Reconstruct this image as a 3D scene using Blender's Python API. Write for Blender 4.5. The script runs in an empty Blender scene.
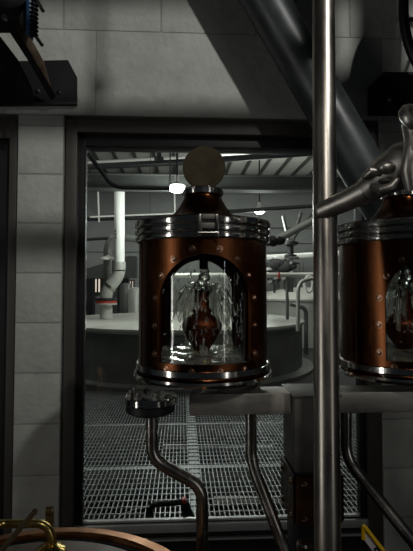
import bpy, bmesh, math, random
from math import sin, cos, pi, radians, sqrt
from mathutils import Vector, Matrix
random.seed(7)
S = bpy.context.scene
C = S.collection

# ------------------------------------------------------------------ camera
F = 470.0
YAW, PITCH = radians(3.0), radians(2.3)
PY0 = 267.1     # row of the optical axis (the photograph is cropped a little below it)
CAM = Vector((0, 0, 1.6))
FW = Vector((sin(YAW)*cos(PITCH), cos(YAW)*cos(PITCH), sin(PITCH)))
RT = Vector((cos(YAW), -sin(YAW), 0))
UP = RT.cross(FW)
cd = bpy.data.cameras.new('camera'); cam = bpy.data.objects.new('camera', cd); C.objects.link(cam)
cd.sensor_fit = 'HORIZONTAL'; cd.sensor_width = 36; cd.lens = 36*F/413
cd.shift_y = -(275.5-PY0)/413; cd.clip_start = 0.05; cd.clip_end = 100
cam.location = CAM
cam.rotation_euler = Matrix((RT, UP, -FW)).transposed().to_euler()
S.camera = cam

def P(px, py, Y):
    """point of the world plane y=Y seen at a pixel of the photograph (for measuring)"""
    d = FW + RT*((px-206.5)/F) + UP*((PY0-py)/F)
    return CAM + d*(Y/d.y)

# ------------------------------------------------------------------ materials
def mat(name, col, rough=.5, metal=0., bump=0., bscale=30., var=0., vscale=6., spec=.5, stretch=(1,1,1), rvar=0., emit=None, estr=0.):
    m = bpy.data.materials.new(name); m.use_nodes = True
    nt = m.node_tree; b = nt.nodes['Principled BSDF']
    b.inputs['Base Color'].default_value = (*col, 1)
    b.inputs['Roughness'].default_value = rough
    b.inputs['Metallic'].default_value = metal
    b.inputs['Specular IOR Level'].default_value = spec
    if emit:
        b.inputs['Emission Color'].default_value = (*emit, 1); b.inputs['Emission Strength'].default_value = estr
    tc = nt.nodes.new('ShaderNodeTexCoord'); mp = nt.nodes.new('ShaderNodeMapping')
    mp.inputs['Scale'].default_value = stretch
    nt.links.new(tc.outputs['Object'], mp.inputs['Vector'])
    if var > 0 or rvar > 0:
        n = nt.nodes.new('ShaderNodeTexNoise'); n.inputs['Scale'].default_value = vscale; n.inputs['Detail'].default_value = 6
        n.inputs['Roughness'].default_value = .65
        nt.links.new(mp.outputs[0], n.inputs['Vector'])
        if var > 0:
            r = nt.nodes.new('ShaderNodeMapRange')
            r.inputs['From Min'].default_value = .3; r.inputs['From Max'].default_value = .7
            r.inputs['To Min'].default_value = 1-var; r.inputs['To Max'].default_value = 1+var
            nt.links.new(n.outputs['Fac'], r.inputs['Value'])
            mx = nt.nodes.new('ShaderNodeVectorMath'); mx.operation = 'SCALE'
            mx.inputs[0].default_value = col
            nt.links.new(r.outputs[0], mx.inputs['Scale'])
            nt.links.new(mx.outputs[0], b.inputs['Base Color'])
        if rvar > 0:
            r = nt.nodes.new('ShaderNodeMapRange')
            r.inputs['From Min'].default_value = .3; r.inputs['From Max'].default_value = .7
            r.inputs['To Min'].default_value = max(.02, rough-rvar); r.inputs['To Max'].default_value = rough+rvar
            nt.links.new(n.outputs['Fac'], r.inputs['Value']); nt.links.new(r.outputs[0], b.inputs['Roughness'])
    if bump > 0:
        n = nt.nodes.new('ShaderNodeTexNoise'); n.inputs['Scale'].default_value = bscale; n.inputs['Detail'].default_value = 8
        nt.links.new(mp.outputs[0], n.inputs['Vector'])
        bp = nt.nodes.new('ShaderNodeBump'); bp.inputs['Strength'].default_value = 1; bp.inputs['Distance'].default_value = bump
        nt.links.new(n.outputs['Fac'], bp.inputs['Height']); nt.links.new(bp.outputs[0], b.inputs['Normal'])
    return m

def glass(name, tint, refl=.08, rough=.0, bump=0.):
    m = bpy.data.materials.new(name); m.use_nodes = True
    nt = m.node_tree; nt.nodes.clear()
    o = nt.nodes.new('ShaderNodeOutputMaterial'); mx = nt.nodes.new('ShaderNodeMixShader')
    t = nt.nodes.new('ShaderNodeBsdfTransparent'); g = nt.nodes.new('ShaderNodeBsdfGlossy')
    fr = nt.nodes.new('ShaderNodeFresnel'); fr.inputs['IOR'].default_value = 1.45
    t.inputs['Color'].default_value = (*tint, 1); g.inputs['Roughness'].default_value = rough
    nt.links.new(fr.outputs[0], mx.inputs['Fac']); nt.links.new(t.outputs[0], mx.inputs[1]); nt.links.new(g.outputs[0], mx.inputs[2])
    nt.links.new(mx.outputs[0], o.inputs['Surface'])
    return m

M = dict(
 block = mat('painted_block', (.34,.348,.325), .75, 0, .0055, 34, .12, 9),
 block2= mat('painted_block_fill', (.24,.25,.23), .8, 0, .001, 60, .1, 9),
 frame = mat('bronze_frame', (.042,.038,.033), .5, 0, .0003, 80, .15, 5),
 black = mat('black_paint', (.006,.0065,.0075), .5, 0, .0004, 60, .2, 8, spec=.35),
 alum = mat('aluminium', (.50,.51,.50), .42, .5, 0, 1, .15, 10, stretch=(1,30,30)),
 steel = mat('stainless', (.42,.40,.37), .24, 1, .0002, 30, .18, 14, rvar=.10),
 pipest = mat('pipe_stainless', (.36,.335,.30), .34, 1, .00015, 30, .2, 20, stretch=(1,1,.25), rvar=.08),
 darkst = mat('dull_stainless', (.15,.145,.135), .55, 1, .0003, 30, .3, 12, rvar=.12),
 beamst = mat('brushed_beam', (.44,.42,.385), .5, 1, .0003, 30, .25, 14, stretch=(.3,1,1), rvar=.1),
 dullbr= mat('dull_brass', (.17,.115,.05), .42, .8, .0003, 40, .3, 20),
 armst = mat('cast_steel', (.40,.38,.35), .40, .95, .0004, 40, .2, 20, rvar=.1),
 ring = mat('polished_band', (.60,.59,.57), .13, 1, 0, 1, .12, 16, rvar=.05),
 groove= mat('gasket_and_hollow', (.02,.02,.018), .5),
 copper = mat('aged_copper', (.095,.034,.013), .30, 1, .0006, 22, .5, 9, stretch=(1,1,.35), rvar=.12),
 copper2 = mat('dark_copper', (.055,.024,.012), .45, .8, .0006, 30, .4, 14, rvar=.1, spec=.3),
 rivetd = mat('dark_rivet', (.15,.09,.06), .35, 1, 0, 1, .2, 60),
 rimcop = mat('copper_rim', (.34,.15,.06), .40, 1, .0004, 30, .25, 10, rvar=.1),
 vessel = mat('amber_copper', (.14,.034,.010), .38, .8, .0008, 60, .5, 30, rvar=.1),
 rivet = mat('rivet_copper', (.32,.19,.13), .28, 1, 0, 1, .2, 60),
 brass = mat('brass', (.52,.38,.12), .25, 1, .0002, 50, .15, 30, rvar=.07),
 disc = mat('tarnished_brass', (.032,.025,.013), .6, 0, .0003, 90, .35, 28, spec=.12),
 duct = mat('grey_painted_pipe', (.032,.038,.040), .40, .1, .0008, 14, .3, 7, rvar=.08),
 white = mat('white_paint', (.86,.86,.82), .5, 0, .0004, 20, .06, 6),
 pale = mat('pale_steel', (.50,.50,.46), .45, .35, .0005, 8, .15, 2.5, rvar=.08),
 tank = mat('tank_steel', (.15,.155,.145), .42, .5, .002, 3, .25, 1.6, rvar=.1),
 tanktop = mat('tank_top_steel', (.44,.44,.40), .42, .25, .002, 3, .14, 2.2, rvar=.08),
 grate = mat('galvanised', (.29,.30,.295), .42, .6, 0, 1, .3, 12),
 seam  = mat('galvanised_beam', (.34,.36,.36), .5, .4, 0, 1, .2, 9),
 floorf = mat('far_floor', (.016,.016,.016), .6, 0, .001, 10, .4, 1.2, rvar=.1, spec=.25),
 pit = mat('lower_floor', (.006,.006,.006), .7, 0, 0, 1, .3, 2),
 fwall = mat('far_wall', (.27,.28,.275), .75, 0, .002, 3, .12, .9),
 fceil = mat('deck_ceiling', (.62,.62,.58), .6, 0, 0, 1, .1, 1.5),
 fbeam = mat('roof_beam', (.06,.063,.06), .6, 0, 0, 1, .15, 2),
 fdark = mat('dark_conduit', (.015,.016,.017), .5),
 lamp  = mat('lamp_glow', (.9,.9,.9), .4, emit=(1,1,.94), estr=30),
 daylt = mat('daylight_pane', (.5,.5,.5), .4, emit=(1,.80,.66), estr=.9),
 red   = mat('red_rubber', (.42,.045,.03), .5),
 blue  = mat('blue_hose', (.02,.06,.14), .4),
 rust = mat('rusty_steel', (.26,.19,.13), .55, .2, .0006, 40, .6, 12, stretch=(3,3,.6)),
 lid   = mat('brown_lid', (.125,.085,.065), .55, .2, .0007, 120, .35, 22, rvar=.1),
 yellow= mat('yellow_plastic', (.78,.49,.01), .4),
 signw = mat('white_sign_face', (.80,.80,.82), .45, 0, 0, 1, .06, 50),
 ink   = mat('black_ink', (.012,.012,.02), .5),
 floorn= mat('near_floor', (.06,.058,.055), .5, 0, .001, 20, .2, 3),
 pane  = glass('window_glass', (.93,.95,.94)),
 spane = glass('sight_glass', (.97,.98,.96)),
)
def liquidmat():
    m = bpy.data.materials.new('clear_spirit'); m.use_nodes = True
    b = m.node_tree.nodes['Principled BSDF']
    b.inputs['Base Color'].default_value = (.93,.95,.90,1); b.inputs['Roughness'].default_value = .04
    b.inputs['Transmission Weight'].default_value = .9; b.inputs['IOR'].default_value = 1.36
    return m
M['liquid'] = liquidmat()

# ------------------------------------------------------------------ mesh helpers
def BM(): return bmesh.new()
def frame_from(d):
    d = Vector(d).normalized()
    a = Vector((0,0,1)) if abs(d.z) < .9 else Vector((1,0,0))
    x = d.cross(a).normalized(); y = d.cross(x).normalized()
    return x, y, d
def box(bm, x0, x1, y0, y1, z0, z1, bev=0.):
    g = bmesh.ops.create_cube(bm, size=1, matrix=Matrix.Translation(((x0+x1)/2,(y0+y1)/2,(z0+z1)/2)) @ Matrix.Diagonal((x1-x0,y1-y0,z1-z0,1)))
    if bev > 0:
        es = list({e for v in g['verts'] for e in v.link_edges})
        bmesh.ops.bevel(bm, geom=es, offset=bev, segments=2, affect='EDGES', profile=.6)
    return bm
def bar(bm, a, b, w, h, up=(0,0,1)):
    a, b = Vector(a), Vector(b); d = (b-a).normalized()
    u = Vector(up); x = d.cross(u)
    if x.length < 1e-4: x = d.cross(Vector((0,1,0)))
    x.normalize(); y = x.cross(d).normalized()
    vs = []
    for p in (a, b):
        for sx, sy in ((-1,-1),(1,-1),(1,1),(-1,1)):
            vs.append(bm.verts.new(p + x*(sx*w/2) + y*(sy*h/2)))
    for f in ((0,3,2,1),(4,5,6,7),(0,1,5,4),(1,2,6,5),(2,3,7,6),(3,0,4,7)):
        bm.faces.new([vs[i] for i in f])
    return bm
def tube(bm, pts, r, seg=20, bend=0., caps=True, radii=None):
    pts = [Vector(p) for p in pts]
    rr = radii[:] if radii else [r]*len(pts)
    if bend > 0 and len(pts) > 2:
        q = [pts[0]]; rq = [rr[0]]
        for i in range(1, len(pts)-1):
            p = pts[i]; a = (pts[i-1]-p).normalized(); c = (pts[i+1]-p).normalized()
            n = 9
            s, e = p+a*bend, p+c*bend
            for k in range(n+1):
                t = k/n; q.append((1-t)**2*s + 2*t*(1-t)*p + t*t*e); rq.append(rr[i])
        q.append(pts[-1]); rq.append(rr[-1]); pts, rr = q, rq
    rings = []; prevx = None
    for i, p in enumerate(pts):
        if i == 0: d = pts[1]-p
        elif i == len(pts)-1: d = p-pts[i-1]
        else: d = (pts[i+1]-p).normalized() + (p-pts[i-1]).normalized()
        d.normalize()
        if prevx is None: x, y, _ = frame_from(d)
        else:
            x = (prevx - d*prevx.dot(d)).normalized(); y = d.cross(x).normalized()
        prevx = x
        rings.append([bm.verts.new(p + (x*cos(2*pi*k/seg) + y*sin(2*pi*k/seg))*rr[i]) for k in range(seg)])
    for a, b in zip(rings, rings[1:]):
        for k in range(seg):
            bm.faces.new((a[k], a[(k+1)%seg], b[(k+1)%seg], b[k]))
    if caps:
        bm.faces.new(list(reversed(rings[0]))); bm.faces.new(rings[-1])
    return bm
def lathe(bm, prof, c=(0,0,0), axis=(0,0,1), seg=64, closed=False):
    c = Vector(c); x, y, d = frame_from(axis)
    rings = []
    for r, h in prof:
        if r < 1e-6: rings.append([bm.verts.new(c+d*h)])
        else: rings.append([bm.verts.new(c+d*h+(x*cos(2*pi*k/seg)+y*sin(2*pi*k/seg))*r) for k in range(seg)])
    pairs = list(zip(rings, rings[1:]))
    if closed: pairs.append((rings[-1], rings[0]))
    for a, b in pairs:
        for k in range(seg):
            k2 = (k+1) % seg
            if len(a) == 1 and len(b) == 1: continue
            if len(a) == 1: bm.faces.new((a[0], b[k2], b[k]))
            elif len(b) == 1: bm.faces.new((a[k], a[k2], b[0]))
            else: bm.faces.new((a[k], a[k2], b[k2], b[k]))
    return bm
def poly(bm, pts, off):
    """prism: polygon pts extruded by the vector off"""
    off = Vector(off)
    a = [bm.verts.new(Vector(p)) for p in pts]; b = [bm.verts.new(Vector(p)+off) for p in pts]
    bm.faces.new(list(reversed(a))); bm.faces.new(b)
    n = len(pts)
    for i in range(n): bm.faces.new((a[i], a[(i+1)%n], b[(i+1)%n], b[i]))
    return bm
def ball(bm, c, r, sc=(1,1,1), sub=3):
    bmesh.ops.create_icosphere(bm, subdivisions=sub, radius=r, matrix=Matrix.Translation(c) @ Matrix.Diagonal((*sc,1)))
    return bm

# ------------------------------------------------------------------ object helpers
WL = {}      # world origin of every object, so parts can be written in world coordinates
def obj(name, bm, m, parent=None, smooth=35, origin=None):
    bmesh.ops.recalc_face_normals(bm, faces=bm.faces)
    if parent is not None: o0 = WL[parent.name]
    elif origin is not None: o0 = Vector(origin)
    else:
        xs = [v.co for v in bm.verts]
        o0 = Vector(((min(v.x for v in xs)+max(v.x for v in xs))/2, (min(v.y for v in xs)+max(v.y for v in xs))/2, min(v.z for v in xs)))
    for v in bm.verts: v.co -= o0
    me = bpy.data.meshes.new(name); 
    for f in bm.faces: f.smooth = True
    lim = radians(smooth)
    for e in bm.edges:
        if len(e.link_faces) == 2 and e.calc_face_angle(0) > lim: e.smooth = False
    bm.to_mesh(me); bm.free()
    me.materials.append(M[m] if isinstance(m, str) else m)
    o = bpy.data.objects.new(name, me); C.objects.link(o)
    if parent is not None: o.parent = parent
    else: o.location = o0
    WL[o.name] = o0
    return o
def tag(o, label, cat=None, group=None, kind=None):
    if label: o['label'] = label
    if cat: o['category'] = cat
    if group: o['group'] = group
    if kind: o['kind'] = kind
    return o
def thing(name, loc, label, cat, group=None):
    o = bpy.data.objects.new(name, None); C.objects.link(o); o.empty_display_size = .05
    o.location = loc; WL[o.name] = Vector(loc)
    return tag(o, label, cat, group)
def struct(name, bm, m, parent=None, smooth=35):
    o = obj(name, bm, m, parent, smooth)
    if parent is None: o['kind'] = 'structure'
    return o
def copy_tree(o, parent=None):
    c = o.copy(); C.objects.link(c); c.parent = parent
    WL[c.name] = WL[o.name].copy()
    for ch in [x for x in list(bpy.data.objects) if x.parent == o]: copy_tree(ch, c)
    return c

# ================================================================== SETTING
YW = 1.95
zj = lambda k: P(40, 273, YW).z + k*.2032      # bed joints of the block wall
xl0, xl1 = P(14.8,300,YW).x, P(62,300,YW).x       # block pier left of the window
xr0 = P(383,450,YW).x                            # wall right of the window
zlin = P(130,116,YW).z
def blocks(bm, x0, x1, z0, z1, g=.003, depth=.19, bev=.0035):
    box(bm, x0+g, x1-g, YW, YW+depth, z0+g, z1-g, bev)
bm = BM()
k = -7
while k < 3:
    blocks(bm, xl0, xl1, zj(k), zj(k+1)); k += 1
blocks(bm, xl0, xl1, zj(3), zlin-.002)
for k in range(-7, 3):
    e = xr0+.40 if k % 2 else xr0+.2
    blocks(bm, xr0, e, zj(k), zj(k+1))
    for q in range(4): blocks(bm, e+.406*q, e+.406*(q+1), zj(k), zj(k+1))
for q in range(5): blocks(bm, xr0+.406*q-.0, xr0+.406*(q+1), zj(3), zlin)
xv = P(96,60,YW).x
for a, b in ((xv-1.6,xv-.8),(xv-.8,xv),(xv,xv+1.22),(xv+1.22,xv+2.44),(xv+2.44,xv+3.2)):
    blocks(bm, a, b, zlin, zj(5), .0012, .19, .0015)
xk = P(63.5,10,YW).x
for row in range(2):
    for q in range(-4, 7):
        blocks(bm, xk+.406*q+.2*row, xk+.406*(q+1)+.2*row, zj(5+row), zj(6+row))
wb = struct('wall_back', bm, 'block', smooth=25)
bm = BM()
t0 = zj(7)
Ym, Yb = YW+.003, YW+.20
box(bm, xl0+.002, xl1-.002, Ym, Yb, 0, zlin)
box(bm, xr0+.002, 9, Ym, Yb, 0, zlin)
box(bm, -8, 9, Ym, Yb, zlin, t0)
box(bm, -8, 9, YW, Yb, t0, 5.9)
box(bm, -8, xl0-.6, YW, Yb, 0, zlin)
wm = obj('mortar', bm, 'block2', wb)
# black steel angle on the lintel's lower edge
x0w, x1w = P(62.5,300,YW).x, P(383,300,YW).x

# window: frame, panes, sill
zt = P(200,120,YW).z; zg1 = P(200,149,2.03).z
xg0 = P(86,300,2.03).x; xg1 = P(355,300,2.03).x
zg0 = P(200,520,2.04).z
bm = BM()
box(bm, xg0, xg1, 2.026, 2.034, zg0, zg1)
win = struct('window_1', bm, 'pane'); 
bm = BM()
fy0, fy1 = 1.962, 2.10
box(bm, x0w+.002, xg0-.03, fy0, fy1, 0.3, zlin-.012, .003)
box(bm, xg1+.03, x1w-.002, fy0, fy1, 0.3, zlin-.012, .003)
box(bm, xg0-.03, xg1+.03, fy0, fy1, zg1+.045, zlin-.012, .003)
obj('window_frame', bm, 'frame', win)
bm = BM()
box(bm, xg0-.03, xg0, fy0+.035, 2.035, zg0-.05, zg1+.045, .002)
box(bm, xg1, xg1+.03, fy0+.035, 2.035, zg0-.05, zg1+.045, .002)
box(bm, xg0, xg1, fy0+.035, fy1, zg1, zg1+.045, .002)
box(bm, xg0-.003, xg0+.002, fy0+.028, fy0+.04, zg0, zg1, .001)
obj('glazing_bead', bm, 'black', win)
bm = BM()
zz = lambda py, Y=1.99: P(200, py, Y).z
box(bm, xg0-.002, xg1+.002, 2.004, 2.024, zz(521,2.004), zz(519,2.004), .001)
box(bm, xg0-.03, xg1+.03, 1.985, 2.020, zz(531.5), zz(523.3), .002)
box(bm, xg0-.03, xg1+.03, 1.985, 2.020, zz(540), zz(538), .001)
obj('window_sill', bm, 'alum', win)
bm = BM()
box(bm, xg0-.03, xg1+.03, 2.00, 2.022, .0, zz(521.3,2.004), .001)
tag(obj('sill_panel', bm, 'black', win), 'black panel under the sill')

# opening at the far left: dark door with frame
d = None
bm = BM()
box(bm, P(-60,300,YW).x, P(5,300,YW).x, 2.0, 2.05, 0.02, P(2,137,YW).z)
dr = struct('door_1', bm, 'black')
bm = BM()
box(bm, P(5.5,300,YW).x, xl0-.002, 1.965, 2.1, 0, zlin-.014, .003)
box(bm, P(-60,300,YW).x, P(5.5,300,YW).x, 1.965, 2.1, P(2,137,YW).z, zlin-.014, .003)
obj('door_frame', bm, 'frame', dr)

# floors
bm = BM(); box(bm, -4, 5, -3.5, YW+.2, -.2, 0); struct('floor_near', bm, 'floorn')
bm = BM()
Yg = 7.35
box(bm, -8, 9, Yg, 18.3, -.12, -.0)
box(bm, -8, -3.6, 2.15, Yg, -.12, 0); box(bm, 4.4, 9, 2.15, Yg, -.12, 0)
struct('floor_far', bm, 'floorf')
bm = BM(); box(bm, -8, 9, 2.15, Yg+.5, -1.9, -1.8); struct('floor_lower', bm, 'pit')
# steel grating walkway (bars along y, cross rods)
bm = BM()
x = -3.58
while x < 4.4:
    box(bm, x-.0028, x+.0028, 2.15, Yg, -.022, 0); x += .035
y = 2.2
while y < Yg:
    box(bm, -3.6, 4.4, y-.0035, y+.0035, -.010, .001); y += .1
gr = struct('floor_grating', bm, 'grate')
bm = BM()
for yy, w in ((5.62,.11),(4.33,.10)):
    box(bm, -3.6, 4.4, yy-w/2, yy+w/2, -.16, -.032)
for xx in (.115, 2.3, -1.9): box(bm, xx-.045, xx+.045, 2.2, Yg, -.15, -.031)
obj('bearer', bm, 'seam', gr)
# far room shell
bm = BM(); box(bm, -8, 9, 18, 18.2, 0, 5.9); box(bm, -8, 9, 17.94, 18, 2.9, 3.0); struct('wall_far', bm, 'fwall')
bm = BM(); box(bm, -8.2, -8, 2.15, 18.2, -1.9, 5.9); struct('wall_left', bm, 'fwall')
bm = BM(); box(bm, 9, 9.2, 2.15, 18.2, -1.9, 5.9); struct('wall_right', bm, 'fwall')
bm = BM()
box(bm, -8, 9, 2.15, 18.2, 5.75, 5.9)
cl_ = struct('ceiling', bm, 'fceil')
bm = BM(); x = -7.8
while x < 8.8:
    bar(bm, (x+.1, 2.3, 5.70), (x+1.3, 17.9, 5.70) if False else (x+.1, 17.9, 5.70), .09, .08); x += .62
obj('deck_rib', bm, 'fbeam', cl_)

bm = BM()
for yy in (12.0, 17.2):
    box(bm, -8, 9, yy-.12, yy+.12, 5.62, 5.68); box(bm, -8, 9, yy-.015, yy+.015, 5.1, 5.65); box(bm, -8, 9, yy-.12, yy+.12, 5.08, 5.14)
b = struct('trim_1', bm, 'fbeam')
# far window with daylight low at the left
def farwin(n, pxa, pxb, pya, pyb):
    a = P(pxa, pya, 17.9); c = P(pxb, pyb, 17.9)
    bm = BM(); box(bm, a.x, c.x, 17.93, 17.95, c.z, a.z)
    w = struct('window_%d' % n, bm, 'daylt')
    bm = BM(); t = .05
    box(bm, a.x-t, a.x, 17.88, 17.99, c.z-t, a.z+t); box(bm, c.x, c.x+t, 17.88, 17.99, c.z-t, a.z+t)
    box(bm, a.x-t, c.x+t, 17.88, 17.99, a.z, a.z+t); box(bm, a.x-t, c.x+t, 17.88, 17.99, c.z-t, c.z)
    m_ = (a.x+c.x)/2; box(bm, m_-.03, m_+.03, 17.88, 17.95, c.z, a.z)
    obj('window_frame', bm, 'fdark', w)
farwin(2, 88.3, 92, 279, 293); farwin(3, 95, 100, 279, 292); farwin(4, 130, 133, 281, 294)

# ================================================================== FAR ROOM THINGS
# big tank
TX, TY, TR = -.02, 9.75, 2.45; TZ = .93
t = thing('mash_tank', (TX,TY,0), 'wide round steel tank with pale flat lid behind the left copper safe', 'tank')
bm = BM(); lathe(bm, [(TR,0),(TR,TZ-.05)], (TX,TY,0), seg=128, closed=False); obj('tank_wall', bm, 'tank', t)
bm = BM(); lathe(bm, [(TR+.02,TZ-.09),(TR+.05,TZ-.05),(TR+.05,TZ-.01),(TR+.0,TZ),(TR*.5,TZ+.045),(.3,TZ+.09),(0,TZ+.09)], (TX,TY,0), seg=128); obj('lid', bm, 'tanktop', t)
bm = BM(); lathe(bm, [(TR-.02,.0),(TR+.22,.0),(TR+.22,.06),(TR+.0,.07)], (TX,TY,0), seg=128); obj('foot_flange', bm, 'tank', t)
bm = BM()
p = P(106,319,9.2)
# exhaust pipe standing on the tank
t = thing('exhaust_pipe', (p.x,p.y,p.z), 'pale elbowed exhaust pipe with red gasket rising from the tank lid', 'pipe')
Z = lambda px, py: P(px, py, 9.2)
bm = BM(); tube(bm, [Vector((Z(106,320).x,9.2,.972)), Z(106,303)], .122, 32); lathe(bm, [(.14,0),(.21,0),(.21,.03),(.14,.03)], Z(106,303.5)-Vector((0,0,.02)), seg=40); obj('stub', bm, 'pale', t)
bm = BM(); lathe(bm, [(.10,0),(.20,0),(.20,.05),(.10,.05)], Z(106,303)+Vector((0,0,.0)), seg=40, closed=True); tag(obj('gasket', bm, 'red', t), 'red gasket ring')
bm = BM(); lathe(bm, [(.10,0),(.215,0),(.215,.045),(.10,.045)], Z(106,303)+Vector((0,0,.055)), seg=40, closed=True); tag(obj('flange', bm, 'fdark', t), 'black flange')
bm = BM(); tube(bm, [Z(106,300), Z(106,291), Z(119.5,275), Z(119.5,262)], .118, 32, bend=.16); obj('elbow', bm, 'pale', t)
bm = BM()
bm.free()
for q, (a, b2) in enumerate(((Z(109.5,287.5), Z(111,285.7)), (Z(119.5,271), Z(119.5,270)))):
    bm = BM(); tube(bm, [a, b2], .128, 32); obj('weld_ring', bm, 'steel', t)
bm = BM(); tube(bm, [Z(119.5,262), Z(119.5,206), Z(119.5,186)], 1, 32, radii=[.100,.100,.100]); obj('riser', bm, 'white', t)
for y0 in (231.5, 235, 238.2): 
    bm = BM(); c = Z(116.2, y0); ball(bm, c-Vector((0,.095,0)), .022, sub=1); tag(obj('bolt', bm, 'fdark', t), 'dark bolt head')
bm = BM(); tube(bm, [Z(103.5,292)+Vector((0,.5,0)), Z(103.5,237)+Vector((0,.5,0)), Z(118,233.5)+Vector((0,.5,0)), Z(160,240)+Vector((0,.5,0))], .085, 20, bend=.25)
tag(obj('vent_pipe', bm, 'tank'), 'slim grey vent pipe curving over beside the white riser', 'pipe')
bm = BM(); c = Z(106,257.5)+Vector((0,.22,0)); lathe(bm, [(.0,.06),(.16,0),(.16,-.03),(0,-.03)], c, seg=24)
tag(obj('pipe_lamp', bm, 'white'), 'small white hood beside the slim vent pipe', 'hood')
# right-hand far tank with bright top
t = thing('far_tank', (5.1,16,0), 'pale lidded tank seen past the right edge of the left safe', 'tank')
c = P(303,330,14.0); t.location = (c.x, 14.0, 0); WL[t.name] = Vector((c.x,14,0))
zt_ = P(300,299,12.4).z
bm = BM(); lathe(bm, [(2.0,0),(2.0,zt_-.05)], (c.x,14,0), seg=96); obj('tank_wall', bm, 'pale', t)
bm = BM(); lathe(bm, [(2.0,zt_-.08),(2.07,zt_-.05),(2.07,zt_),(1.2,zt_+.15),(.3,zt_+.3),(0,zt_+.3)], (c.x,14,0), seg=96); obj('lid', bm, 'tanktop', t)
# guard rail with upright and bent pipe
t = thing('guard_rail', tuple(P(300,330,8.6)), 'bright metal rail with posts running level behind the window', 'rail')
bm = BM(); tube(bm, [P(150,275.5,8.6), P(400,274.5,8.6)], .045, 16); obj('rail', bm, 'pale', t)
p0 = P(287,275,8.6)
bm = BM(); tube(bm, [P(287,275,8.6), Vector((p0.x, 8.6, 0.985))], .03, 12); obj('post', bm, 'tank', t)
bm = BM(); tube(bm, [P(298,331,7.9), P(298,285,7.9), P(305,279,7.9), P(330,278,7.9)], .034, 16, bend=.12)
tag(obj('drain_pipe', bm, 'pale'), 'pale bent pipe rising at the right rim of the wide tank', 'pipe')
bm = BM(); q=P(306,330,11); tube(bm, [Vector((q.x,11,0)), P(306,308,11), P(290,304,11)], .05, 12, bend=.15)
tag(obj('steel_pipe', bm, 'tank'), 'thin grey pipe bent over in front of the pale far tank', 'pipe')
# white coiled hose
bm = BM()
pts = []
c = P(308.5,284,8.52)
for i in range(40):
    a = i/39*2*pi*2.2
    pts.append(c + Vector((.075*cos(a)*(1+.1*sin(i)), .02*i/40-.02, .15*sin(a)-.0)))
tube(bm, pts, .022, 10)
tag(obj('coiled_hose', bm, 'white'), 'white hose coiled over the far rail at the right of the window', 'hose')
# red tag hanging on rail, valves
bm = BM(); a = P(279.5,277.5,8.5); box(bm, a.x-.02, a.x+.02, 8.53, 8.553, a.z-.02, a.z+.10, .01)
tag(obj('red_tag', bm, 'red'), 'small red tag hanging on the far rail', 'tag')
# strut with hanging valve
t = thing('pipe_hanger', tuple(P(291,262,12)), 'dark y-shaped roof hanger holding a valve right of the left safe', 'hanger')
bm = BM()
for a, b2 in (((283,216),(290,247)),((301,212),(291.5,247)),((311,214),(292,240))): tube(bm, [P(*a,12), P(*b2,12)], .045, 10)
obj('strut', bm, 'tank', t)
bm = BM(); lathe(bm, [(0,0),(.16,0),(.16,.08),(.08,.1),(.08,.3),(.2,.34),(.2,.42),(.06,.46),(0,.46)], P(290.5,256,12)-Vector((0,0,.05)), seg=24); obj('valve', bm, 'fdark', t)
# silver diagonal pipe ending in black valve
t = thing('sloping_pipe', tuple(P(290,232,7)), 'silver pipe sloping up to the right with black valve at its end', 'pipe')
bm = BM(); tube(bm, [P(274,241,7), P(330,212,7), P(372,190,7)], .055, 18); tube(bm, [P(372,190,7), Vector((P(372,190,7).x,7,5.62))], .02, 8); obj('tube', bm, 'pale', t)
bm = BM()
for a, r in (((273,241),.10),((280,240),.09),((268,242),.075)): ball(bm, P(*a,7), r, (1,.8,.9), 2)
tube(bm, [P(262,243,7), P(284,240,7)], .06, 12); obj('valve', bm, 'fdark', t)
# machinery blob: pump cluster behind the safe's right edge
t = thing('pump_skid', tuple(P(279,272,10)), 'dark pump and valves clustered under the sloping silver pipe', 'machine')
bm = BM()
for a, r in (((276,264),.17),((284,267),.16),((290,266),.12)): ball(bm, P(*a,10), r, (1.3,.8,.8), 2)
for a,b2 in (((268,270),(293,262)),((272,285),(274,262)),((291,292),(291,258)),((286,290),(286,262))): tube(bm, [P(*a,10),P(*b2,10)], .05, 10)
rp = random.Random(11)
for i in range(16):
    x0, y0 = rp.uniform(266,294), rp.uniform(258,284); 
    if rp.random() < .5: e2 = (x0+rp.uniform(3,9), y0+rp.uniform(-1,1))
    else: e2 = (x0+rp.uniform(-1,1), y0+rp.uniform(4,10))
    tube(bm, [P(x0,y0,10+rp.uniform(-.3,.3)), P(*e2,10)], rp.uniform(.02,.04), 8)
obj('pump', bm, 'fbeam', t)
for i in range(7):
    bm = BM(); x0, y0 = rp.uniform(268,292), rp.uniform(259,283); tube(bm, [P(x0,y0,9.7), P(x0+rp.uniform(2,6),y0+rp.uniform(-2,0),9.7)], .025, 8)
    obj('fitting', bm, 'pale', t)
bm = BM(); tube(bm, [P(266,272,10), P(274,266,10)], .055, 12); tube(bm, [P(274,260,10), P(282,258,10)], .07, 12); obj('outlet', bm, 'white', t)
bm = BM(); box(bm, P(294,262,14).x, P(316,262,14).x, 16.4, 17, 0, P(300,258,15).z, .02)
for q in range(5):
    xx = P(296+4*q,262,15.2).x; box(bm, xx, xx+.03, 16.36,16.4, 1.3, P(300,260,15).z)
tag(obj('control_cabinet', bm, 'tank'), 'grey cabinet behind the far rail and below the light strip', 'cabinet')
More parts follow.
